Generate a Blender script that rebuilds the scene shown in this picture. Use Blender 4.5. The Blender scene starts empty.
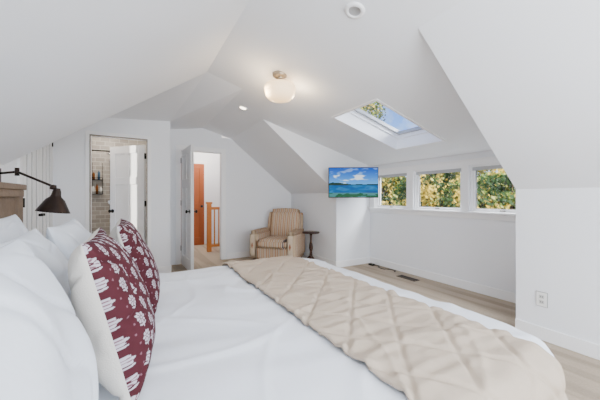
import bpy, math, random
import bmesh
from mathutils import Vector, Matrix, noise
random.seed(4)
D=bpy.data; C=bpy.context
def lin(c):
    return tuple(((v/255)/12.92 if v/255<=0.04045 else ((v/255+0.055)/1.055)**2.4) for v in c)+(1,)
def mat(name,col,rough=0.6,metal=0,var=0,vscale=5,bump=0,bscale=200,emit=0,ecol=None,spec=0.3,attr=None,sheen=0):
    m=D.materials.new(name); m.use_nodes=True; nt=m.node_tree; b=nt.nodes['Principled BSDF']
    b.inputs['Base Color'].default_value=lin(col); b.inputs['Roughness'].default_value=rough
    b.inputs['Metallic'].default_value=metal; b.inputs['Specular IOR Level'].default_value=spec
    if sheen: b.inputs['Sheen Weight'].default_value=sheen
    tc=nt.nodes.new('ShaderNodeTexCoord')
    if var:
        n=nt.nodes.new('ShaderNodeTexNoise'); n.inputs['Scale'].default_value=vscale; n.inputs['Detail'].default_value=6
        nt.links.new(tc.outputs['Object'],n.inputs['Vector'])
        mx=nt.nodes.new('ShaderNodeMix'); mx.data_type='RGBA'
        c=lin(col); mx.inputs[6].default_value=tuple(max(0,v*(1-var)) for v in c[:3])+(1,)
        mx.inputs[7].default_value=tuple(min(1,v*(1+var)) for v in c[:3])+(1,)
        nt.links.new(n.outputs['Fac'],mx.inputs[0]); nt.links.new(mx.outputs[2],b.inputs['Base Color'])
    if bump:
        n=nt.nodes.new('ShaderNodeTexNoise'); n.inputs['Scale'].default_value=bscale; n.inputs['Detail'].default_value=4
        nt.links.new(tc.outputs['Object'],n.inputs['Vector'])
        bp=nt.nodes.new('ShaderNodeBump'); bp.inputs['Strength'].default_value=bump; bp.inputs['Distance'].default_value=0.01
        nt.links.new(n.outputs['Fac'],bp.inputs['Height']); nt.links.new(bp.outputs[0],b.inputs['Normal'])
    if attr:
        a=nt.nodes.new('ShaderNodeAttribute'); a.attribute_name=attr
        if emit: nt.links.new(a.outputs['Color'],b.inputs['Emission Color'])
        else: nt.links.new(a.outputs['Color'],b.inputs['Base Color'])
    if emit:
        b.inputs['Emission Strength'].default_value=emit
        if ecol: b.inputs['Emission Color'].default_value=lin(ecol)
    return m
class MB:
    def __init__(s): s.v=[];s.f=[];s.m=[];s.sm=[]
    def poly(s,pts,m=0,sm=False):
        k=len(s.v); s.v+= [tuple(p) for p in pts]; s.f.append(list(range(k,k+len(pts)))); s.m.append(m); s.sm.append(sm)
    def box(s,a,b,m=0,M=None):
        x0,x1=sorted((a[0],b[0]));y0,y1=sorted((a[1],b[1]));z0,z1=sorted((a[2],b[2]))
        P=[Vector(p) for p in [(x0,y0,z0),(x1,y0,z0),(x1,y1,z0),(x0,y1,z0),(x0,y0,z1),(x1,y0,z1),(x1,y1,z1),(x0,y1,z1)]]
        if M: P=[M@p for p in P]
        k=len(s.v); s.v+=[tuple(p) for p in P]
        for f in [(0,3,2,1),(4,5,6,7),(0,1,5,4),(1,2,6,5),(2,3,7,6),(3,0,4,7)]:
            s.f.append([k+i for i in f]); s.m.append(m); s.sm.append(False)
    def cyl(s,p0,p1,r0,r1=None,m=0,seg=20,caps=True):
        if r1 is None: r1=r0
        p0=Vector(p0);p1=Vector(p1);d=(p1-p0).normalized()
        u=d.orthogonal().normalized(); w=d.cross(u); k=len(s.v)
        for p,r in ((p0,r0),(p1,r1)):
            for i in range(seg):
                a=2*math.pi*i/seg; s.v.append(tuple(p+(u*math.cos(a)+w*math.sin(a))*r))
        for i in range(seg):
            j=(i+1)%seg; s.f.append([k+i,k+j,k+seg+j,k+seg+i]); s.m.append(m); s.sm.append(True)
        if caps:
            s.f.append([k+i for i in range(seg)][::-1]); s.m.append(m); s.sm.append(False)
            s.f.append([k+seg+i for i in range(seg)]); s.m.append(m); s.sm.append(False)
    def lathe(s,prof,M,m=0,seg=32):
        k=len(s.v); n=len(prof)
        for r,z in prof:
            for i in range(seg):
                a=2*math.pi*i/seg; s.v.append(tuple(M@Vector((r*math.cos(a),r*math.sin(a),z))))
        for q in range(n-1):
            for i in range(seg):
                j=(i+1)%seg; s.f.append([k+q*seg+i,k+q*seg+j,k+(q+1)*seg+j,k+(q+1)*seg+i]); s.m.append(m); s.sm.append(True)
    def build(s,name,mats,parent=None,bevel=0,M=None,seg=2,loc=None):
        me=D.meshes.new(name); me.from_pydata(s.v,[],s.f)
        for m in mats: me.materials.append(m)
        for p,mi,sm in zip(me.polygons,s.m,s.sm): p.material_index=mi; p.use_smooth=sm
        me.update(); o=D.objects.new(name,me); C.scene.collection.objects.link(o)
        if parent: o.parent=parent
        if M: o.matrix_local=M
        if bevel:
            b=o.modifiers.new('bevel','BEVEL'); b.width=bevel; b.segments=seg; b.limit_method='ANGLE'
        return o
def empty(name,loc=(0,0,0),rz=0):
    e=D.objects.new(name,None); e.location=loc; e.rotation_euler=(0,0,rz); e.empty_display_size=.1
    C.scene.collection.objects.link(e); return e
T=Matrix.Translation
def R(a,ax): return Matrix.Rotation(math.radians(a),4,ax)

# ---------- materials
WALL=mat('wall_paint',(241,243,247),.85,var=.012,vscale=2,bump=.05,bscale=90)
CEIL=mat('ceiling_paint',(241,243,247),.9,var=.01,vscale=2)
TRIM=mat('trim_paint',(247,247,248),.45)
DOORP=mat('door_paint',(240,240,240),.45)
BLACK=mat('black_metal',(22,20,20),.4,metal=.4)
BRONZE=mat('bronze_metal',(46,36,32),.4,metal=.6)
LINEN=mat('white_linen',(230,234,242),.85,bump=.35,bscale=9,spec=.1)
PILW=mat('pillow_cotton',(214,219,227),.9,bump=.5,bscale=10,spec=.1)
CREAM=mat('cream_linen',(204,199,191),.9,bump=.3,bscale=250,spec=.1)
THROW=mat('throw_fabric',(184,169,152),.85,var=.05,vscale=20,bump=.15,bscale=60,spec=.15)
WOODG=mat('weathered_wood',(118,100,84),.7,var=.3,vscale=12,bump=.3,bscale=60)
ORANGE=mat('oak_wood',(196,120,56),.5,var=.15,vscale=8)
RED=mat('cherry_door_wood',(150,78,40),.5,var=.15,vscale=6)
BEIGE=mat('bath_wall_paint',(206,200,190),.85)
SHADE=mat('window_frame_dark',(120,118,114),.5)
ALU=mat('skylight_aluminium',(176,178,182),.45,metal=.1)
PLAST=mat('plastic_white',(240,240,238),.4)
DARK=mat('dark_slot',(20,20,20),.7)
SLAT=mat('closet_slat_grey',(120,116,112),.6)
TABLEW=mat('dark_walnut',(62,40,32),.35,var=.2,vscale=10)
def carpet():
    m=mat('carpet',(194,178,158),.95,var=.18,vscale=70,bump=.8,bscale=320,spec=.05)
    nt=m.node_tree; b=nt.nodes['Principled BSDF']; src=b.inputs['Base Color'].links[0].from_socket
    tc=[n for n in nt.nodes if n.type=='TEX_COORD'][0]
    mp=nt.nodes.new('ShaderNodeMapping'); mp.inputs['Scale'].default_value=(6.5,.4,1); mp.inputs['Rotation'].default_value=(0,0,.12)
    nt.links.new(tc.outputs['Object'],mp.inputs[0])
    n=nt.nodes.new('ShaderNodeTexNoise'); n.inputs['Scale'].default_value=1; n.inputs['Detail'].default_value=2
    nt.links.new(mp.outputs[0],n.inputs['Vector'])
    r=nt.nodes.new('ShaderNodeValToRGB'); r.color_ramp.elements[0].position=.44; r.color_ramp.elements[1].position=.56
    r.color_ramp.elements[0].color=(.80,.79,.78,1); r.color_ramp.elements[1].color=(1.0,1.0,1.0,1)
    nt.links.new(n.outputs['Fac'],r.inputs[0])
    x=nt.nodes.new('ShaderNodeMix'); x.data_type='RGBA'; x.blend_type='MULTIPLY'; x.inputs[0].default_value=1
    nt.links.new(src,x.inputs[6]); nt.links.new(r.outputs[0],x.inputs[7]); nt.links.new(x.outputs[2],b.inputs['Base Color'])
    return m
CARP=carpet()
def tilemat():
    m=mat('shower_tile',(176,170,162),.35); nt=m.node_tree; b=nt.nodes['Principled BSDF']
    tc=nt.nodes.new('ShaderNodeTexCoord'); mp=nt.nodes.new('ShaderNodeMapping'); mp.inputs['Rotation'].default_value=(math.radians(90),0,0)
    br=nt.nodes.new('ShaderNodeTexBrick'); br.inputs['Scale'].default_value=3.2; br.inputs['Color1'].default_value=lin((182,176,168)); br.inputs['Color2'].default_value=lin((160,154,146)); br.inputs['Mortar'].default_value=lin((215,212,206)); br.inputs['Mortar Size'].default_value=.012
    nt.links.new(tc.outputs['Object'],mp.inputs[0]); nt.links.new(mp.outputs[0],br.inputs['Vector']); nt.links.new(br.outputs['Color'],b.inputs['Base Color']); return m
TILE=tilemat()
def glassmat():
    m=D.materials.new('window_glass'); m.use_nodes=True; nt=m.node_tree; nt.nodes.clear()
    o=nt.nodes.new('ShaderNodeOutputMaterial'); t=nt.nodes.new('ShaderNodeBsdfTransparent'); g=nt.nodes.new('ShaderNodeBsdfGlossy')
    g.inputs['Roughness'].default_value=.02; x=nt.nodes.new('ShaderNodeMixShader'); x.inputs[0].default_value=.04
    nt.links.new(t.outputs[0],x.inputs[1]); nt.links.new(g.outputs[0],x.inputs[2]); nt.links.new(x.outputs[0],o.inputs[0]); return m
GLASS=glassmat()
def stripes():
    m=D.materials.new('striped_upholstery'); m.use_nodes=True; nt=m.node_tree; b=nt.nodes['Principled BSDF']
    b.inputs['Roughness'].default_value=.9; b.inputs['Specular IOR Level'].default_value=.1
    tc=nt.nodes.new('ShaderNodeTexCoord'); sp=nt.nodes.new('ShaderNodeSeparateXYZ'); nt.links.new(tc.outputs['UV'],sp.inputs[0])
    mu=nt.nodes.new('ShaderNodeMath'); mu.operation='MULTIPLY'; mu.inputs[1].default_value=1/.085; nt.links.new(sp.outputs[0],mu.inputs[0])
    fr=nt.nodes.new('ShaderNodeMath'); fr.operation='FRACT'; nt.links.new(mu.outputs[0],fr.inputs[0])
    r=nt.nodes.new('ShaderNodeValToRGB'); r.color_ramp.interpolation='CONSTANT'; nt.links.new(fr.outputs[0],r.inputs[0])
    cs=[(0,(200,178,150)),(.3,(156,104,78)),(.42,(208,190,166)),(.6,(128,118,118)),(.68,(208,190,166)),(.84,(172,120,90))]
    e=r.color_ramp.elements
    e[0].position=0; e[0].color=lin(cs[0][1]); e[1].position=cs[1][0]; e[1].color=lin(cs[1][1])
    for p,c in cs[2:]:
        q=e.new(p); q.color=lin(c)
    nt.links.new(r.outputs[0],b.inputs['Base Color']); return m
STRIPE=stripes()

# ---------- room numbers
P=lambda x:2.784-.273*x
XL=-.93; XR=.71; ZR=P(XR); SL=.687
LS=lambda x: ZR-SL*(XR-x)
KX=2.98; KZ=1.27; S=.80
XM=(KZ+S*KX-2.784)/(S-.273); ZM=P(XM)
XW=3.75; ZW=P(XW); Y0=-2.2; YN=1.28; YF=3.93; YB=5.55; YD=5.0; YA=3.3; ZF=2.478; XF=1.12
# ceiling
b=MB()
b.poly([(XR,Y0,ZR),(XM,Y0,ZM),(XM,YN,ZM),(XR,YN,ZR)])
sx0,sx1,sy0,sy1=2.17,3.27,2.18,2.9
def sp(x0,x1,y0,y1): b.poly([(x0,y0,P(x0)),(x1,y0,P(x1)),(x1,y1,P(x1)),(x0,y1,P(x0))])
sp(XR,XF,YN,YA); sp(XF,sx0,YN,YF); sp(sx0,sx1,YN,sy0); sp(sx0,sx1,sy1,YF); sp(sx1,XW+.12,YN,YF); sp(XF,XM,YF,YB)
b.poly([(XM,Y0,ZM),(KX,Y0,KZ),(KX,YN,KZ),(XM,YN,ZM)])
b.poly([(XM,YF,ZM),(KX,YF,KZ),(KX,YB,KZ),(XM,YB,ZM)])
b.poly([(XL,Y0,LS(XL)),(XR,Y0,ZR),(XR,YA,ZR),(XL,YA,LS(XL))])
A_=(XR,YA,ZR); B_=(XF,YA,P(XF)); C_=(XF,YB,P(XF)); D_=(.51,YD,2.40); D2_=(.51,YB,2.385)
b.poly([A_,B_,D_]); b.poly([B_,C_,D2_,D_])
b.poly([A_,D_,(XL,YD,2.30),(XL,YA,2.30)])
b.poly([(XL,YA,LS(XL)),(XL,YA,2.30),A_])
b.build('ceiling',[CEIL])
# floor
b=MB(); b.box((-2.2,Y0-.2,-.1),(XW+.2,9,0)); b.build('floor',[CARP])
# walls
b=MB(); b.box((KX,Y0,0),(KX+.12,YN,KZ)); b.build('wall_knee_right',[WALL])
b=MB(); b.poly([(KX,YN,0),(XW,YN,0),(XW,YN,ZW),(XM,YN,ZM),(KX,YN,KZ)]); b.build('wall_dormer_near',[WALL])
b=MB(); b.poly([(KX,YF,0),(XW,YF,0),(XW,YF,ZW),(XM,YF,ZM),(KX,YF,KZ)]); b.build('wall_dormer_far',[WALL])
b=MB(); b.box((KX,YF+.002,0),(KX+.1,YB,KZ)); b.build('wall_knee_far',[WALL])
wins=[(3.10,3.80),(2.22,2.98),(1.38,2.13)]; wz0,wz1=1.0,1.605
b=MB()
b.box((XW,YN,0),(XW+.14,YF,wz0)); b.box((XW,YN,wz1),(XW+.14,YF,ZW))
ys=[YN]+[v for w in reversed(wins) for v in w]+[YF]
for i in range(0,len(ys),2): b.box((XW,ys[i],wz0),(XW+.14,ys[i+1],wz1))
b.build('wall_window',[WALL])
d2a,d2b,dz=.73,1.47,2.05
b=MB()
b.box((.41,YB,0),(d2a,YB+.1,ZF)); b.box((d2a,YB,dz),(d2b,YB+.1,ZF+.0))
b.box((d2b,YB,0),(XM,YB+.1,ZM)); 
b.poly([(XM,YB,0),(KX,YB,0),(KX,YB,KZ),(XM,YB,ZM)])
b.build('wall_back',[WALL])
d1a,d1b=-.53,.19; dz1=2.08
b=MB()
b.box((XL,YD,0),(d1a,YD+.1,ZF)); b.box((d1a,YD,dz1),(d1b,YD+.1,ZF)); b.box((d1b,YD,0),(.51,YD+.1,ZF)); b.box((.41,YD+.1,0),(.51,YB,ZF))
b.build('wall_bath',[WALL])
b=MB(); b.box((XL-.1,Y0,0),(XL,YA,LS(XL))); b.box((XL-.1,YA,0),(XL,YD+.1,ZF)); b.build('wall_left',[WALL])
b=MB(); b.box((XL,Y0-.1,0),(KX,Y0,2.7)); b.build('wall_rear',[WALL])
# baseboards
def bb(n,a,c): 
    q=MB(); q.box(a,c); q.build('baseboard_'+n,[TRIM],bevel=.004)
h=.11;t=.016
bb('knee_right',(KX-t,Y0,0),(KX,YN,h)); bb('window',(XW-t,YN,0),(XW,YF,h)); bb('dormer_far',(KX-t,YF-t,0),(XW-t,YF,h))
bb('knee_far',(KX-t,YF,0),(KX,YB,h)); bb('back',(d2b+.1,YB-t,0),(KX-t,YB,h)); bb('bath',(d1b+.08,YD-t,0),(.51,YD,h)); bb('bath_side',(.51,YD,0),(.51+t,YB,h))
bb('left',(XL,Y0,0),(XL+t,3.8,h))
# window trims: proud casing and deep sill
b=MB()
b.box((XW-.022,YN,wz0-.075),(XW,YF,wz0-.012)); b.box((XW-.06,YN,wz0-.012),(XW,YF,wz0+.014))
b.box((XW-.022,YN,wz1),(XW,YF,wz1+.065)); b.box((XW-.034,YN,wz1+.065),(XW,YF,wz1+.08))
for i in range(0,len(ys),2): b.box((XW-.022,ys[i],wz0),(XW,ys[i+1],wz1))
b.build('trim_1',[TRIM],bevel=.003)
for i,(a,c) in enumerate(wins):
    e=empty('window_%d'%(i+1))
    q=MB(); f=.022; f2=.05
    def fr(f0,f1,x0,x1,m):
        for (u,v,w,z) in [(a+f0,a+f1,wz0+f0,wz1-f0),(c-f1,c-f0,wz0+f0,wz1-f0),(a+f1,c-f1,wz0+f0,wz0+f1),(a+f1,c-f1,wz1-f1,wz1-f0)]:
            q.box((XW+x0,u,w),(XW+x1,v,z),m)
    fr(0,f,.005,.11,0); fr(f,f2,.03,.08,0); fr(f2,f2+.007,.045,.065,1)
    q.box((XW+.02,a+f,wz1-f-.045),(XW+.045,c-f,wz1-f),2)
    q.cyl((XW+.02,(a+c)/2-.03,wz0+f+.012),(XW+.02,(a+c)/2+.03,wz0+f+.012),.006,m=1)
    q.build('frame',[TRIM,SHADE,ALU],e,bevel=.003)
    q=MB(); q.box((XW+.053,a+f2,wz0+f2),(XW+.057,c-f2,wz1-f2)); q.build('glass',[GLASS],e)
# skylight
e=empty('skylight')
ang=math.atan(.273); cx=(sx0+sx1)/2; cy=(sy0+sy1)/2
M=T((cx,cy,P(cx)))@Matrix.Rotation(ang,4,'Y')
hu=(sx1-sx0)/2/math.cos(ang); hv=(sy1-sy0)/2
q=MB(); H=.25;w=.02
q.box((-hu-w,-hv-w,0),(-hu,hv+w,H)); q.box((hu,-hv-w,0),(hu+w,hv+w,H)); q.box((-hu,-hv-w,0),(hu,-hv,H)); q.box((-hu,hv,0),(hu,hv+w,H))
q.box((-hu-.03,-hv-.03,-.008),(-hu,hv+.03,0.0)); q.box((hu,-hv-.03,-.008),(hu+.03,hv+.03,0)); q.box((-hu,-hv-.03,-.008),(hu,-hv,0)); q.box((-hu,hv,-.008),(hu,hv+.03,0))
def skf(F0,F,z0,z1,m):
    for a,c,d_,g_ in [(-hu+F0,-hu+F,-hv+F0,hv-F0),(hu-F,hu-F0,-hv+F0,hv-F0),(-hu+F,hu-F,-hv+F0,-hv+F),(-hu+F,hu-F,hv-F,hv-F0)]:
        q.box((a,d_,z0),(c,g_,z1),m)
skf(0,.018,H-.10,H,0); skf(.018,.05,H-.05,H-.005,1)
q.build('well',[TRIM,ALU],e,M=M)
F=.05
q=MB(); q.box((-hu+F,-hv+F,H-.03),(hu-F,hv-F,H-.025)); q.build('glass',[GLASS],e,M=M)

# doors casings
def casing(n,x0,x1,z,y,w=.075,s=-1,dp=.1,m=TRIM):
    q=MB(); t=.018
    q.box((x0-w,y,0),(x0,y+s*t,z+w)); q.box((x1,y,0),(x1+w,y+s*t,z+w)); q.box((x0,y,z),(x1,y+s*t,z+w))
    q.box((x0,y,0),(x0+.012,y+dp,z)); q.box((x1-.012,y,0),(x1,y+dp,z)); q.box((x0,y,z-.012),(x1,y+dp,z))
    q.build(n,[m],bevel=.003)
casing('trim_2',d2a,d2b,dz,YB)
casing('trim_3',d1a,d1b,dz1,YD,w=.05)
q=MB(); GR=mat('frame_grey',(140,132,122),.6)
q.box((d1a,YD-.024,0),(d1a+.014,YD-.0,dz1)); q.box((d1b-.014,YD-.024,0),(d1b,YD,dz1)); q.box((d1a,YD-.024,dz1-.014),(d1b,YD,dz1)); q.build('trim_4',[GR])
def door(name,loc,ang,w=.72,h=2.02,mt=DOORP,knob=BLACK,hinge=True,panels=((.12,.72),(.86,1.9)),cols=2):
    e=empty(name,loc,math.radians(ang)); q=MB()
    q.box((0,-.010,.01),(w,.010,h))
    st=.11
    q.box((0,-.022,.01),(st,.022,h)); q.box((w-st,-.022,.01),(w,.022,h))
    zs=[.01]+[v for p in panels for v in p]+[h]
    for i in range(0,len(zs),2): q.box((st,-.022,zs[i]),(w-st,.022,zs[i+1]))
    if cols==2: q.box((w/2-st*.4,-.0219,.02),(w/2+st*.4,.0219,h-.01))
    q.build('leaf',[mt],e,bevel=.004)
    q=MB()
    for s in (-1,1):
        q.cyl((w-.06,s*.02,.97),(w-.06,s*.03,.97),.03); q.cyl((w-.06,s*.03,.97),(w-.06,s*.06,.97),.01)
        q.lathe([(0.001,0),(.02,.003),(.028,.015),(.02,.028),(.001,.032)],T((w-.06,s*.06,.97))@R(-90*s,'X'))
    for z in (.25,1.05,1.8): q.cyl((-.004,-.022,z),(-.004,-.022,z+.09),.008); q.box((-.003,-.03,z),(.02,.012,z+.09))
    q.build('hardware',[knob],e)
    return e
door('door_2',(d2a+.03,YB-.05,0),-87,w=.76,panels=((.2,1.35),(1.5,1.9)))
door('door_1',(d1b-.03,YD+.16,0),131,w=.72,panels=((.2,1.4),(1.52,1.9)))
# closet doors on left wall (plank doors with grey reveals)
e=empty('closet_door')
q=MB()
X1=XL+.001
q.box((X1,3.62,0),(XL+.02,3.70,2.12),0); q.box((X1,4.84,0),(XL+.02,4.92,2.12),0); q.box((X1,3.70,2.04),(XL+.02,4.84,2.12),0)
q.box((X1,3.70,0),(XL+.006,4.84,2.04),1)
for a in (3.71,4.28):
    q.box((XL+.004,a,.02),(XL+.014,a+.55,2.03),4)
    k=0
    for u,v in ((0,.10),(.15,.26),(.31,.42),(.47,.55)):
        q.box((XL+.014,a+u,.02),(XL+.022,a+v,2.03),2)
q.cyl((XL+.022,4.23,1.0),(XL+.06,4.23,1.0),.015,m=3); q.cyl((XL+.022,4.31,1.0),(XL+.06,4.31,1.0),.015,m=3)
for z in (.3,1.1,1.85):
    q.box((XL+.02,3.695,z),(XL+.034,3.715,z+.09),3); q.box((XL+.02,4.83,z),(XL+.034,4.845,z+.09),3)
q.build('leaves',[TRIM,DARK,DOORP,BLACK,SLAT],e)

# hall
b=MB(); b.box((.42,YB+.1,0),(.5,7.6,2.5)); b.build('wall_hall_left',[WALL])
b=MB(); b.box((2.4,YB+.1,0),(2.5,7.6,2.5)); b.build('wall_hall_right',[WALL])
b=MB(); b.box((.42,7.6,0),(2.5,7.7,2.5)); b.build('wall_hall_back',[WALL])
b=MB(); b.box((.42,YB+.1,2.5),(2.5,7.7,2.55)); b.build('ceiling_hall',[CEIL])
door('door_3',(.82,7.48,0),0,w=.72,mt=RED,knob=BLACK,panels=((.2,.9),(1.05,1.9)))
casing('trim_5',.8,1.56,2.04,7.6,w=.07)
e=empty('stair_railing'); q=MB()
q.box((1.40,6.45,0),(1.49,6.54,1.05)); q.box((1.385,6.435,1.05),(1.505,6.555,1.09)); q.box((1.49,6.47,.92),(2.38,6.53,.98)); q.box((1.49,6.475,.1),(2.38,6.525,.15))
for i in range(9): q.box((1.55+i*.095,6.485,.15),(1.575+i*.095,6.515,.92))
q.build('balustrade',[ORANGE],e,bevel=.004)
# bathroom
b=MB(); b.box((-1.7,6.7,0),(.42,6.8,2.5)); b.build('wall_bathroom_back',[TILE])
b=MB(); b.box((-1.8,YD+.1,0),(-1.7,6.8,2.5)); b.build('wall_bathroom_left',[BEIGE])
b=MB(); b.box((-1.8,YD+.1,2.5),(.41,6.8,2.55)); b.build('ceiling_bathroom',[BEIGE])
q=MB(); q.poly([(.409,YD+.1,0),(.409,6.7,0),(.409,6.7,2.5),(.409,YD+.1,2.5)]); q.build('wall_bathroom_right',[BEIGE])
cm=mat('curtain_fabric',(176,172,166),.9,var=.3,vscale=14)
q=MB(); n=50
for i in range(n):
    x0=-1.35+i*.014; x1=x0+.014; f=lambda x:6.05+.03*math.sin(x*70)
    q.poly([(x0,f(x0),.15),(x1,f(x1),.15),(x1,f(x1),1.98),(x0,f(x0),1.98)],0,True)
q.cyl((-1.7,6.05,2.0),(.40,6.05,2.0),.012,m=1)
q.build('shower_curtain',[cm,BLACK])
CH=mat('chrome',(180,182,186),.15,metal=1)
e=empty('shower_fixture'); q=MB(); fx=-.38
q.cyl((fx,6.69,2.0),(fx,6.5,2.05),.011); q.lathe([(.012,.04),(.03,.02),(.06,.0),(.001,-.003)],T((fx,6.49,2.0)))
q.cyl((fx,6.66,1.0),(fx,6.66,1.9),.012); q.cyl((fx,6.7,1.1),(fx,6.62,1.1),.04); q.cyl((fx,6.7,1.9),(fx,6.65,1.9),.012)
q.build('shower_riser',[CH],e)
e=empty('shower_caddy'); q=MB()
for z in (1.25,1.52):
    q.box((-.68,6.58,z),(-.50,6.695,z+.008)); q.box((-.68,6.575,z+.04),(-.50,6.582,z+.048))
    for x in (-.68,-.50): q.box((x-.003,6.577,z),(x+.003,6.695,z+.048))
for x in (-.67,-.51): q.cyl((x,6.69,1.25),(x,6.69,1.85),.004)
for x,z,h_,m in ((-.65,1.258,.15,1),(-.59,1.258,.18,2),(-.53,1.258,.13,1),(-.64,1.528,.14,2),(-.56,1.528,.17,3)): 
    q.lathe([(.001,0),(.02,0),(.021,h_*.8),(.01,h_*.88),(.01,h_),(.001,h_)],T((x,6.635,z)),m,16)
q.build('rack',[BLACK,PLAST,mat('bottle_amber',(120,70,30),.3),mat('bottle_blue',(60,90,120),.3)],e)

# ---------- bed
BX0=-.68; BX1=1.60; BY0=.44; BY1=2.60; BZ=.60; RC=.28; RE=.09
XC=BX1-RC; YC0=BY0+RC; YC1=BY1-RC; s0=RC-RE; DM=.44
def cloth(x,y,off=0,dm=DM):
    qx=min(x,XC); qy=min(max(y,YC0),YC1); dx=x-qx; dy=y-qy; s=math.hypot(dx,dy)
    if s<1e-9: return Vector((x,y,BZ+off)),Vector((0,0,1))
    nx,ny=dx/s,dy/s
    if s<=s0: return Vector((x,y,BZ+off)),Vector((0,0,1))
    th=(s-s0)/RE
    if th<=math.pi/2:
        hh=s0+RE*math.sin(th); z=BZ-RE*(1-math.cos(th)); n=Vector((nx*math.sin(th),ny*math.sin(th),math.cos(th)))
    else:
        dr=min(s-s0-RE*math.pi/2,dm)
        an=math.atan2(ny,nx); al=(x if abs(ny)>abs(nx) else y)
        hh=RC+.10*dr+.012*math.sin(al*23+an*6)*min(1,dr*4); z=BZ-RE-dr; n=Vector((nx,ny,.1)).normalized()
    p=Vector((qx+nx*hh,qy+ny*hh,z)); return p+n*off,n
def sheet(name,x0,x1,y0,y1,res,off,fn,mats,parent,dm=DM,thick=0):
    nx=int((x1-x0)/res); ny=int((y1-y0)/res); v=[];f=[]
    for i in range(nx+1):
        for j in range(ny+1):
            x=x0+(x1-x0)*i/nx; y=y0+(y1-y0)*j/ny
            p,n=cloth(x,y,off,dm); v.append(tuple(p+n*fn(x,y)))
    for i in range(nx):
        for j in range(ny):
            k=i*(ny+1)+j; f.append((k,k+ny+1,k+ny+2,k+1))
    me=D.meshes.new(name); me.from_pydata(v,[],f); [me.materials.append(m) for m in mats]
    for p in me.polygons: p.use_smooth=True
    o=D.objects.new(name,me); C.scene.collection.objects.link(o)
    if parent: o.parent=parent
    if thick:
        s=o.modifiers.new('s','SOLIDIFY'); s.thickness=thick; s.offset=-1
    return o
bed=empty('bed')
LM=s0+RE*math.pi/2
def wr(x,y):
    v=.010*(noise.noise(Vector((x*1.3,y*3.2,0)))) + .007*noise.noise(Vector((x*3+y*2,y*7,3)))
    d=abs(noise.noise(Vector((x*1.1+.6*y,y*1.8,9)))); v+=.008*math.exp(-(d/.045)**2)
    d=abs(noise.noise(Vector((x*2.1-.9*y,y*1.2,4)))); v+=.006*math.exp(-(d/.035)**2)
    return v
sheet('coverlet',BX0,XC+LM+DM,YC0-LM-DM,YC1+LM+DM,.016,0,wr,[LINEN],bed,thick=.012)
q=MB(); q.box((BX0,BY0+.07,.28),(BX1-.07,BY1-.07,BZ-.03),0); q.build('mattress',[LINEN],bed,bevel=.06,seg=4)
q=MB(); q.box((BX0,BY0+.1,.1),(BX1-.1,BY1-.1,.28),0)
for x in (BX0+.1,BX1-.2):
    for y in (BY0+.15,BY1-.2): q.box((x,y,0),(x+.06,y+.06,.1),0)
q.build('bed_base',[WOODG],bed)
q=MB()
hy0,hy1=.25,2.82
q.box((-.76,hy0,0),(-.69,hy0+.09,1.29)); q.box((-.76,hy1-.09,0),(-.69,hy1,1.29)); 
for i in range(5): q.box((-.745,hy0+.09,.35+i*.175),(-.71,hy1-.09,.35+i*.175+.17))
q.box((-.775,hy0-.015,1.25),(-.675,hy1+.015,1.29)); q.box((-.765,hy0,1.2),(-.685,hy1,1.25))
q.build('headboard',[WOODG],bed,bevel=.005)
def tw(x,y):
    ax,ay=.135,.15
    def dl(t): 
        a=t-math.floor(t); return min(a,1-a)
    xx=x+.006*noise.noise(Vector((x*12,y*12,0))); yy=y+.006*noise.noise(Vector((x*12,y*12,7)))
    d1=dl(xx/ax/2+yy/ay/2); d2=dl(xx/ax/2-yy/ay/2+.25)
    m=1
    for d in (d1,d2): m*= (1-.9*math.exp(-(d*ax*1.41/.010)**2))
    v=.012*m+.007*noise.noise(Vector((x*11,y*11,1)))+.010*noise.noise(Vector((x*4,y*20,5)))*m
    e=min(x-.69,1.36-x); v+=.004*math.exp(-((e-.02)/.01)**2)
    return v+wr(x,y)
sheet('throw_blanket',.69,1.36,YC0-LM-.36,YC1+LM+.3,.007,.014,tw,[THROW],None,dm=.36,thick=.01)

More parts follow.
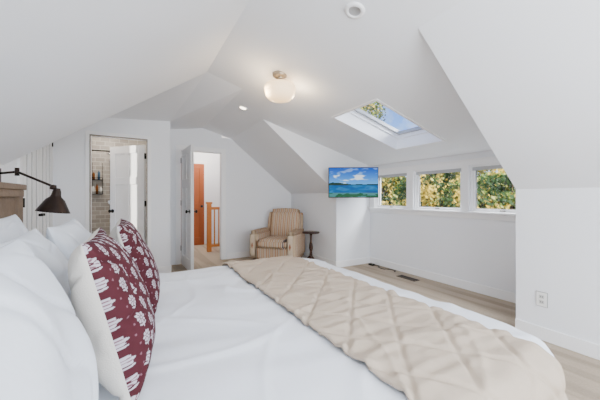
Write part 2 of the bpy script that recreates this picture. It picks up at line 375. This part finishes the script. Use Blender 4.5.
# pillows
def pillow(name,w,h,t,bot,lean,yaw,mf,mb=None,res=28,fn=None,sag=.0,seed=0,roll=0):
    L=math.radians(lean); a=Vector((0,1,0)); bb_=Vector((-math.sin(L),0,math.cos(L))); n=a.cross(bb_)
    rot=Matrix((a,bb_,n)).transposed().to_4x4()
    M=T(bot)@Matrix.Rotation(math.radians(yaw),4,'Z')@rot@R(roll,'Z')@T((0,h/2,0))
    v=[];f=[];cols=[];mi=[]
    N=res
    for side in (1,-1):
        for i in range(N+1):
            for j in range(N+1):
                u=-1+2*i/N; q_=-1+2*j/N
                u=math.sin(u*math.pi/2)*.5+u*.5; q_=math.sin(q_*math.pi/2)*.5+q_*.5
                th=t/2*max(0,(1-u*u))**.42*max(0,(1-q_*q_))**.42
                pin=1-.05*(1-q_*q_)*abs(u)**3; pin2=1-.05*(1-u*u)*abs(q_)**3
                x=u*w/2*pin; y=q_*h/2*pin2
                y-= sag*(1-u*u)*max(0,q_)
                cr=abs(noise.noise(Vector((x*4+seed,y*5,seed*2+side))))
                z=side*(th*(1-.18*q_)+ (.018*noise.noise(Vector((x*7+seed,y*7,side*3+seed)))-.010*math.exp(-(cr/.04)**2))*min(1,th*20))
                v.append((x,y,z)); cols.append(fn(x,y) if fn and side==1 else (1,1,1,1))
        o_=0 if side==1 else (N+1)**2
        for i in range(N):
            for j in range(N):
                k=o_+i*(N+1)+j; q4=(k,k+N+1,k+N+2,k+1); f.append(q4 if side==1 else q4[::-1]); mi.append(0 if side==1 else 1)
    me=D.meshes.new(name); me.from_pydata(v,[],f)
    me.materials.append(mf); me.materials.append(mb or mf)
    for p,m_ in zip(me.polygons,mi): p.use_smooth=True; p.material_index=m_
    if fn:
        at=me.color_attributes.new('pat','FLOAT_COLOR','POINT')
        for i_,c in enumerate(cols): at.data[i_].color=c
    o=D.objects.new(name,me); C.scene.collection.objects.link(o); o.matrix_world=M
    return o
MAR=lin((72,34,40)); MOT=lin((176,170,178)); MO2=lin((118,84,94))
def pat(x,y):
    # staggered block-print thistles: round bud of petals, calyx and two leaves
    cw,ch=.054,.060
    col=math.floor(x/cw); yy=y+(ch/2 if col%2 else 0); row=math.floor(yy/ch)
    lx=(x-(col+.5)*cw)/(cw/2); ly=(yy-(row+.5)*ch)/(ch/2)
    r=math.hypot(lx,ly-.15); a=math.atan2(ly-.15,lx)
    if r<.13: return MOT
    if r<.20: return MAR
    if r<.54+.06*math.cos(a*8):
        return MOT if math.cos(a*8)>-.35 or r>.46 else MO2
    if abs(lx)<.06 and -.85<ly<-.35: return MOT
    for s in (-1,1):
        ex=(lx-s*.28)/.24; ey=(ly+.62-.35*abs(lx))/.10
        if ex*ex+ey*ey<1: return MOT
    # tiny dots between motifs
    if (abs(lx)-.95)**2+(abs(ly)-.0)**2<.012: return MO2
    return MAR
PATM=mat('floral_fabric',(120,50,60),.9,attr='pat',spec=.1)
pillow('throw_pillow',.49,.49,.21,(.0,1.2,.60),14,0,PATM,CREAM,res=300,fn=pat,seed=2)
pillow('throw_pillow',.49,.49,.20,(.07,1.80,.60),16,0,PATM,CREAM,res=300,fn=pat,seed=5)
pillow('pillow',.62,.50,.26,(-.17,.70,.60),10,0,PILW,res=60,seed=1)
pillow('pillow',.66,.48,.22,(-.24,1.42,.60),18,0,PILW,res=60,seed=8)
pillow('pillow',.66,.48,.22,(-.20,2.10,.60),18,0,PILW,res=60,seed=9)
pillow('pillow',.66,.52,.20,(-.45,1.25,.60),16,0,PILW,res=60,seed=11)
pillow('pillow',.66,.52,.20,(-.45,1.95,.60),16,0,PILW,res=60,seed=12)

# ---------- wall lamp
e=empty('swing_arm_wall_lamp'); q=MB()
el=(-.757,2.95,1.39)
q.cyl((XL,3.06,1.36),(XL+.015,3.06,1.36),.06); q.box((XL+.015,3.04,1.30),(XL+.05,3.08,1.42))
q.cyl((XL+.04,3.06,1.38),el,.009); q.cyl((el[0],el[1],el[2]-.03),(el[0],el[1],el[2]+.03),.014)
q.cyl(el,(-.54,2.87,1.285),.009); q.lathe([(.001,.015),(.02,.01),(.022,-.02),(.001,-.025)],T((-.53,2.865,1.28)))
M=T((-.525,2.86,1.125))@R(8,'Y')@Matrix.Scale(.9,4)
q.lathe([(.02,.16),(.03,.13),(.034,.10),(.04,.085),(.065,.06),(.115,-.04),(.117,-.045),(.113,-.04),(.06,.055),(.03,.08)],M)
q.build('lamp_body',[BRONZE],e)
q=MB(); q.lathe([(.001,-.02),(.02,-.015),(.03,.01),(.02,.04),(.012,.07)],M); q.build('bulb',[PLAST],e)

# ---------- ceiling light
e=empty('ceiling_light'); lx,ly=1.285,2.63; lz=P(lx)
gl=D.materials.new('opal_glass'); gl.use_nodes=True; g=gl.node_tree.nodes['Principled BSDF']
g.inputs['Base Color'].default_value=lin((250,238,215)); g.inputs['Emission Color'].default_value=lin((255,204,134)); g.inputs['Emission Strength'].default_value=2.0
BR=mat('brushed_nickel',(170,158,140),.35,metal=.8)
q=MB(); q.lathe([(.001,.012),(.075,.012),(.075,-.012),(.05,-.03),(.035,-.035),(.035,-.05),(.055,-.06),(.06,-.085)],T((lx,ly,lz))); q.build('canopy',[BR],e)
q=MB(); q.lathe([(.055,-.07),(.09,-.082),(.14,-.10),(.158,-.13),(.158,-.155),(.15,-.162),(.152,-.175),(.142,-.215),(.11,-.245),(.06,-.26),(.001,-.262)],T((lx,ly,lz))); q.build('shade',[gl],e)
for k_,(dx,dy) in enumerate(((.2,0),(-.2,.02),(0,.2))):
    ld=D.lights.new('bulb_light','POINT'); ld.energy=4.5; ld.color=(1,.76,.48); ld.shadow_soft_size=.04
    lo=D.objects.new('bulb_light',ld); C.scene.collection.objects.link(lo); lo.location=(lx+dx,ly+dy,lz-.22); lo.parent=e
# recessed + detector
Mn=Matrix.Rotation(ang,4,'Y')
EM=mat('recessed_lens',(255,248,235),.5,emit=8,ecol=(255,240,215))
q=MB(); M=T((1.31,3.84,P(1.31)))@Mn; q.lathe([(.045,-.002),(.065,-.012),(.07,-.004),(.07,-.001)],M); q.lathe([(.001,-.003),(.045,-.003)],M,1); q.build('recessed_light',[TRIM,EM])
q=MB(); M=T((1.27,1.474,P(1.27)))@Mn; GRY=mat('lens_grey',(165,165,165),.5)
q.lathe([(.04,-.01),(.045,-.016),(.064,-.012),(.068,-.001)],M); q.lathe([(.001,-.004),(.028,-.006),(.04,-.01)],M,1); q.build('recessed_light',[TRIM,GRY])

# ---------- TV
e=empty('television'); 
tcx,tcy,tz=2.96,3.47,1.425; W,Hh=.77,.475
M=T((tcx,tcy,tz))@R(-33,'Z')
q=MB(); q.box((-W/2,0,-Hh/2),(W/2,.035,Hh/2)); q.box((-W/3,.035,-Hh/3),(W/3,.06,Hh/4))
q.build('case',[BLACK],e,bevel=.004,M=M)
def scr(u,v):
    n1=noise.noise(Vector((u*4,v*9,2)))+.5*noise.noise(Vector((u*12,v*20,5)))
    if v>.40:
        k=(v-.40)/.60; c=[90-80*k,170-100*k,235-60*k]
        cl=max(0,min(1,(n1-.15)*3.5))*(.9 if v<.75 else .4); c=[a+(240-a)*cl for a in c]
        if v<.44+.03*noise.noise(Vector((u*9,0,0)))+.07*max(0,1-abs(u-.15)*4): c=[20,50,40]
    elif v>.14: 
        c=[10+n1*20,90+n1*40,150+n1*30]
    else:
        c=[20,80,50] if n1>-.1+v*2 else [60,120,120]
    return lin(tuple(max(0,min(255,a)) for a in c))
me=D.meshes.new('screen'); nx,nz=110,66; v=[];f=[];cc=[]
for i in range(nx+1):
    for j in range(nz+1):
        v.append((-W/2+.01+(W-.02)*i/nx,-.0015,-Hh/2+.012+(Hh-.022)*j/nz)); cc.append(scr(i/nx,j/nz))
for i in range(nx):
    for j in range(nz):
        k=i*(nz+1)+j; f.append((k,k+nz+1,k+nz+2,k+1))
me.from_pydata(v,[],f); at=me.color_attributes.new('pic','FLOAT_COLOR','POINT')
for i,c in enumerate(cc): at.data[i].color=c
me.materials.append(mat('screen_picture',(0,0,0),.4,attr='pic',emit=1.5,spec=.1))
o=D.objects.new('screen',me); C.scene.collection.objects.link(o); o.parent=e; o.matrix_local=M
q=MB(); pb=M@Vector((0,.06,0)); q.cyl(pb,(3.2,3.78,tz),.015); q.cyl((3.2,3.78,tz),(3.15,YF,tz),.015); q.box((3.08,YF-.02,tz-.12),(3.22,YF,tz+.12)); 
q.build('mount_arm',[BLACK],e)

# ---------- outlet / vent / cable
e=empty('wall_outlet'); q=MB(); oy,oz=1.088,.34
q.box((KX-.006,oy-.04,oz-.062),(KX,oy+.04,oz+.062),3)
q.box((KX-.008,oy-.037,oz-.058),(KX,oy+.037,oz+.058),0)
OG=mat('outlet_face',(200,200,198),.4); OE=mat('outlet_edge',(150,150,150),.6)
for s in (-.022,.022):
    q.box((KX-.010,oy-.017,oz+s-.014),(KX-.006,oy+.017,oz+s+.014),2); q.box((KX-.0105,oy-.008,oz+s-.005),(KX-.009,oy-.004,oz+s+.006),1); q.box((KX-.0105,oy+.004,oz+s-.005),(KX-.009,oy+.008,oz+s+.006),1)
q.build('plate',[PLAST,DARK,OG,OE],e)
VB=mat('vent_brown',(90,78,66),.5,metal=.3)
q=MB(); q.box((3.45,2.74,0),(3.57,3.06,.008),0)
for i in range(10): q.box((3.465,2.76+i*.029,.008),(3.555,2.775+i*.029,.0095),1)
q.build('floor_vent',[VB,DARK])
q=MB(); pts=[(3.62+.05*math.sin(i*.9),3.75-.05*i+.03*math.cos(i*1.7),.012) for i in range(12)]
for a,c in zip(pts,pts[1:]): q.cyl(a,c,.006,seg=8)
q.box((3.6,3.72,0),(3.66,3.82,.03)); q.build('power_cable',[BLACK])

# ---------- armchair
def soft(name,lo,hi,mt,parent,bev=.05,M=None,puff=0,axis='x'):
    q=MB(); q.box(lo,hi); o=q.build(name,[mt],parent,M=M)
    me=o.data
    bm=bmesh.new(); bm.from_mesh(me); bmesh.ops.subdivide_edges(bm,edges=bm.edges[:],cuts=5,use_grid_fill=True)
    c=[(a+b_)/2 for a,b_ in zip(lo,hi)]; hf=[abs(b_-a)/2 for a,b_ in zip(lo,hi)]
    for v in bm.verts:
        n_=[(v.co[i]-c[i])/hf[i] for i in range(3)]
        for i in range(3):
            j,k=[z for z in range(3) if z!=i]
            v.co[i]+=n_[i]*puff*(1-n_[j]**2)*(1-n_[k]**2)
    bmesh.ops.bevel(bm,geom=[e_ for e_ in bm.edges if e_.calc_face_angle(0)>.9],offset=bev,segments=4,affect='EDGES')
    uv=bm.loops.layers.uv.new('uv')
    for f_ in bm.faces:
        f_.smooth=True
        for l in f_.loops:
            co=l.vert.co
            if axis=='x': l[uv].uv=(co.x,co.z)
            else: l[uv].uv=(co.y,co.z)
    bm.to_mesh(me); bm.free(); return o
e=empty('armchair',(2.33,4.82,0),math.radians(-47))
soft('base',(-.33,-.36,.1),(.33,.36,.33),STRIPE,e,.03)
soft('seat_cushion',(-.27,-.42,.31),(.27,.26,.46),STRIPE,e,.045,puff=.02)
soft('backrest',(-.33,.0,0),(.33,.16,.66),STRIPE,e,.06,M=T((0,.20,.32))@R(-12,'X'),puff=.03)
for s in (-1,1):
    soft('arm_%d'%(1 if s<0 else 2),(s*.35-.075,-.38,.1),(s*.35+.075,.34,.60),STRIPE,e,.06,axis='y',puff=.01)
q=MB()
for x in (-.33,.33):
    for y in (-.32,.32): q.cyl((x,y,.11),(x,y,0),.028,.018)
q.build('legs',[TABLEW],e)
# side table
e=empty('side_table',(2.78,4.42,0)); q=MB()
q.lathe([(.001,.575),(.15,.575),(.16,.565),(.155,.55),(.001,.545)],T((0,0,0)))
q.lathe([(.03,.55),(.02,.5),(.018,.4),(.03,.34),(.035,.28),(.022,.22),(.028,.14),(.04,.1),(.03,.06),(.001,.05)],T((0,0,0)))
for i in range(3):
    a=i*2.094+.4; c_,s_=math.cos(a),math.sin(a)
    q.cyl((.02*c_,.02*s_,.13),(.10*c_,.10*s_,.06),.016,.013); q.cyl((.10*c_,.10*s_,.06),(.16*c_,.16*s_,.012),.013,.012)
q.build('pedestal',[TABLEW],e)

# ---------- outside trees
LG=[mat('leaf_a',(120,142,62),.6),mat('leaf_b',(222,194,80),.6),mat('leaf_c',(58,84,44),.6),mat('leaf_d',(180,184,100),.6)]
BARK=mat('bark',(84,66,52),.9)
def tree(x,y,zc,rx,ry,rz,n,ls=.16,bias=0):
    q=MB()
    q.cyl((x,y,-3),(x,y,zc),.2,.1,4)
    for i in range(10):
        a=random.random()*6.28; q.cyl((x,y,zc-rz*.6+i*.1*rz),(x+rx*.7*math.cos(a),y+ry*.7*math.sin(a),zc-rz*.2+i*.1*rz),.05,.02,4,seg=6)
    for i in range(n):
        while True:
            p=[random.uniform(-1,1) for _ in range(3)]
            r=sum(c*c for c in p)
            if .12<r<1 and noise.noise(Vector((p[0]*3+x,p[1]*3+y,p[2]*3)))>-.12: break
        c=Vector((x+p[0]*rx,y+p[1]*ry,zc+p[2]*rz)); a=Vector([random.gauss(0,1) for _ in range(3)]).normalized(); u=a.orthogonal().normalized(); w=a.cross(u)
        s_=ls*random.uniform(.5,1.2); nn=noise.noise(c*.9)
        m=1 if nn+random.gauss(0,.12)+bias>.2 else (2 if nn+random.gauss(0,.12)<-.12 else random.choice((0,0,3)))
        q.poly([c-u*s_,c+w*s_*.5,c+u*s_,c-w*s_*.5],m)
    q.build('tree',LG+[BARK])
tree(15.5,15.2,1.3,2.4,2.6,2.0,9000,.12,bias=.05)
tree(16.5,10.6,.9,2.4,2.6,1.9,9000,.12,bias=.25)
tree(15.0,6.6,.7,2.2,2.1,1.8,8000,.12,bias=.1)
tree(20,12.5,1.4,3.2,4.2,2.5,9000,.17,bias=.1)
tree(20,7.0,1.1,3.0,3.2,2.2,7000,.17,bias=.1)
tree(19,19,1.6,3.0,3.5,2.8,6000,.18,bias=0)
tree(9.0,10.1,5.0,.9,1.35,1.3,4500,.075,bias=-.3)
q=MB(); q.box((4.5,-20,-3.2),(60,40,-3)); q.build('garden_ground',[mat('grass',(90,110,50),.95,var=.3,vscale=1)])

# ---------- lights
def area(n,loc,rot,sx,sy,p,col=(1,1,1)):
    l=D.lights.new(n,'AREA'); l.shape='RECTANGLE'; l.size=sx; l.size_y=sy; l.energy=p; l.color=col
    o=D.objects.new(n,l); C.scene.collection.objects.link(o); o.location=loc; o.rotation_euler=[math.radians(a) for a in rot]; return o
area('rear_fill',(.9,-2.0,1.35),(90,0,0),3.0,1.6,130,(.90,.95,1))  # added fill lamp behind the camera, brightens the room; no fixture there
area('upward_fill',(1.2,-1.0,1.0),(180,0,0),2.4,1.2,78,(.90,.95,1))  # upward-facing lamp added to lift the ceiling, not part of the room
o=area('window_sky_fill',(4.75,2.3,2.6),(0,0,0),2.2,.9,320,(.93,.97,1)); o.rotation_euler=Vector((-.85,0,-1.0)).to_track_quat('-Z','Y').to_euler()  # lamp added outside, above the view through the windows, to emulate sky light
for n,loc,p in (('hall_light',(1.5,6.9,2.3),40),('bathroom_light',(-.5,5.8,2.35),30)):
    l=D.lights.new(n,'POINT'); l.energy=p; l.color=(1,.9,.78); l.shadow_soft_size=.12; o=D.objects.new(n,l); C.scene.collection.objects.link(o); o.location=loc
sun=D.lights.new('sun','SUN'); sun.energy=10; sun.angle=.02; sun.color=(1,.95,.86)
so=D.objects.new('sun',sun); C.scene.collection.objects.link(so); so.rotation_euler=Vector((.95,.15,-.22)).to_track_quat('-Z','Y').to_euler()
w=D.worlds.new('world'); C.scene.world=w; w.use_nodes=True; nt=w.node_tree; bg=nt.nodes['Background']
sk=nt.nodes.new('ShaderNodeTexSky'); sk.sky_type='NISHITA'; sk.sun_disc=False; sk.sun_elevation=math.radians(40); sk.sun_rotation=math.radians(250); sk.ozone_density=3
tc=nt.nodes.new('ShaderNodeTexCoord'); nz_=nt.nodes.new('ShaderNodeTexNoise'); nz_.inputs['Scale'].default_value=7; nz_.inputs['Detail'].default_value=6
nt.links.new(tc.outputs['Generated'],nz_.inputs['Vector']); rp=nt.nodes.new('ShaderNodeValToRGB'); rp.color_ramp.elements[0].position=.50; rp.color_ramp.elements[1].position=.72
nt.links.new(nz_.outputs['Fac'],rp.inputs[0])
tint=nt.nodes.new('ShaderNodeMix'); tint.data_type='RGBA'; tint.blend_type='MULTIPLY'; tint.inputs[0].default_value=1; tint.inputs[7].default_value=(.6,.85,1.3,1)
nt.links.new(sk.outputs[0],tint.inputs[6])
mx=nt.nodes.new('ShaderNodeMix'); mx.data_type='RGBA'; nt.links.new(rp.outputs[0],mx.inputs[0]); nt.links.new(tint.outputs[2],mx.inputs[6]); mx.inputs[7].default_value=(6,6.2,6.5,1)
nt.links.new(mx.outputs[2],bg.inputs[0]); bg.inputs[1].default_value=.26
# ---------- camera
cam=D.cameras.new('camera'); cam.sensor_width=36; cam.lens=289/600*36; cam.shift_y=-.005; cam.clip_start=.02
co=D.objects.new('camera',cam); C.scene.collection.objects.link(co); co.location=(0,0,1.2); co.rotation_euler=(math.radians(90),0,math.radians(-30)); C.scene.camera=co
